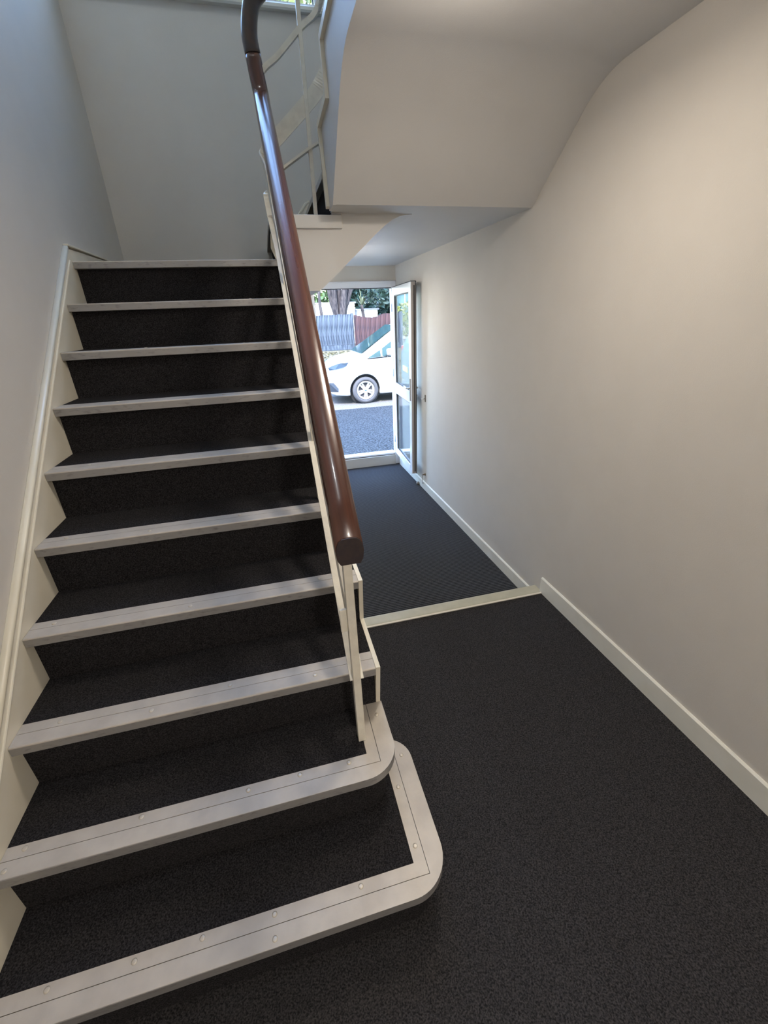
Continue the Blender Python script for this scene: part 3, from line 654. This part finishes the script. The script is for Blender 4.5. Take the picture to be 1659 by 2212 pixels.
    for i in range(3):
        (xa, wa, za), (xb, wb_, zb_) = A[i], A[i+1]
        ws.face([(x0+xa-.012, yc-wa+.05, za+.022), (x0+xa-.012, yc+wa-.05, za+.022), (x0+xb-.012, yc+wb_-.05, zb_+.022), (x0+xb-.012, yc-wb_+.05, zb_+.022)])
    for f in ws.bm.faces: f.smooth = True
    bmesh.ops.solidify(ws.bm, geom=list(ws.bm.faces), thickness=.006)
    ws.build('windscreen', glassmat, car)
    for sgn in (-1, 1):
        def side(pts, nm, mt, o=.006):
            m_ = MB(); P = []
            for x, z in pts:
                k = min(1, max(0, (z-.70)/.62)); wdt = .757+(.60-.757)*k
                P.append((x0+x, yc+sgn*(wdt+o), z))
            m_.face(P); bmesh.ops.solidify(m_.bm, geom=list(m_.bm.faces), thickness=.004); return m_.build(nm, mt, car)
        side([(.86, .715), (1.10, .84), (1.16, .87), (1.17, .735)], 'quarter_window', glassmat)
        side([(1.20, .738), (1.20, .895), (1.45, 1.05), (1.66, 1.19), (2.05, 1.225), (2.05, .77)], 'door_window', glassmat)
        side([(2.12, .772), (2.12, 1.225), (2.75, 1.20), (2.92, .81)], 'rear_window', glassmat)
        side([(.84, .69), (.87, .714), (2.95, .81), (2.95, .795)], 'window_trim', M_GASK, .008)
        mm = MB(); yb = yc+sgn*.76
        mm.sweep(spline([(x0+1.30, yb+sgn*.10, .82), (x0+1.34, yb+sgn*.155, .83), (x0+1.36, yb+sgn*.21, .825)], 4), [(-.03, -.055), (.03, -.055), (.045, -.02), (.04, .05), (.02, .07), (-.02, .07), (-.035, .03)])
        mi = mm.build('wing_mirror', paint, car)
        MB().tube([(x0+1.30, yb-sgn*.005, .735), (x0+1.32, yb+sgn*.12, .785)], .022, 8).build('mirror_arm', M_GASK, mi)
        hl = MB(); P = [(.05, .50), (.02, .56), (.10, .60), (.26, .65), (.46, .655), (.40, .585), (.33, .55), (.16, .52)]
        pts = []
        for x, z in P:
            wdt = .60+.19*min(1, (max(x, .03)/.42))**.55
            pts.append((x0+x-.004, yc+sgn*(min(wdt, .775)+.004), z))
        hl.face(pts); bmesh.ops.solidify(hl.bm, geom=list(hl.bm.faces), thickness=.008); hl.build('headlight', mat('headlight_lens', (.05, .075, .11), .15), car)
        fg = MB(); P = [(.03, .06), (.02, .25), (.12, .25), (.21, .13), (.20, .06)]; pts = []
        for x, z in P: pts.append((x0+x-.008, yc+sgn*(.60+.16*min(1, (x/.25))**.6+.006), z))
        fg.face(pts); bmesh.ops.solidify(fg.bm, geom=list(fg.bm.faces), thickness=.006); fg.build('fog_lamp_recess', mat('recess', (.03, .04, .06), .6), car)
    B(x0-.022, x0+.0, yc-.35, yc+.35, .16, .36, bev=.006).build('grille', M_GASK, car)
    B(x0+3.80, x0+3.835, yc-.3, yc+.3, .30, .42, bev=.006).build('number_plate', mat('plate_yellow', (.75, .6, .1), .5), car)
    for sgn in (-1, 1): B(x0+3.66, x0+3.80, yc+sgn*.60-.05, yc+sgn*.60+.05, .55, .85, bev=.01).build('tail_light', mat('tail_red', (.4, .02, .02), .3), car)
    return car
M_CARG = mat('car_glass', (.06, .12, .125), .05, spec=.9)
M_CWHITE = mat('car_white', (.86, .86, .86), .3, coat=.4)
make_car(1.965, 9.08, M_CWHITE, 'white hatchback parked broadside on the street outside the open door', M_CARG)

make_car(-2.75, 9.25, mat('car_pale_green', (.10, .16, .15), .3, coat=.4), 'pale green car parked ahead of the white one, seen only in the door glass', M_CARG)

# ---------------------------------------------------------------- across the street on the left, mirrored in the door glass
e = empty('house', (-3.6, 22.0, .45), 'brick house across the street, mirrored in the upper door pane', 'house')
mb_ = bpy.data.materials.new('pink_brick'); mb_.use_nodes = True; t_ = mb_.node_tree; b_ = t_.nodes['Principled BSDF']; b_.inputs['Roughness'].default_value = .9
k_ = t_.nodes.new('ShaderNodeTexBrick'); k_.inputs['Color1'].default_value = (.16, .075, .06, 1); k_.inputs['Color2'].default_value = (.20, .10, .08, 1); k_.inputs['Mortar'].default_value = (.2, .17, .15, 1); k_.inputs['Scale'].default_value = 4
c_ = t_.nodes.new('ShaderNodeTexCoord'); t_.links.new(c_.outputs['Object'], k_.inputs[0]); t_.links.new(k_.outputs[0], b_.inputs['Base Color'])
B(-8.6, .9, 22.0, 27.0, .45, 5.6).build('wall', mb_, e)
MB().prism([(21.7, 5.601), (24.5, 7.6), (27.3, 5.601)], 'x', -8.8, 1.1).build('roof', M_COPE, e)
for x_ in (-6.5, -3.6, -1.0):
    for z_ in (1.5, 3.9):
        wf_ = B(x_-.5, x_+.5, 21.95, 21.999, z_, z_+1.05).build('window', M_UPVC, e)
        B(x_-.44, x_-.02, 21.935, 21.949, z_+.06, z_+.99).build('pane', M_CARG, wf_); B(x_+.02, x_+.44, 21.935, 21.949, z_+.06, z_+.99).build('pane', M_CARG, wf_)
t = empty('shrub', (-2.2, 18.6, .45), 'clipped yellow-green hedge in front of the brick house', 'hedge')
leaves((-2.6, 19.6, 1.3), (2.9, .7, 1.0), 3600, .13, 'foliage', leafmat('leaf_yellow', (.10, .12, .012), (.17, .18, .02)), t)
trunk([(-2.2, 19.6, .45), (-2.2, 19.6, .8), (-2.2, 19.6, 1.4)], rads(.05, .03, 9), 'stem', t)
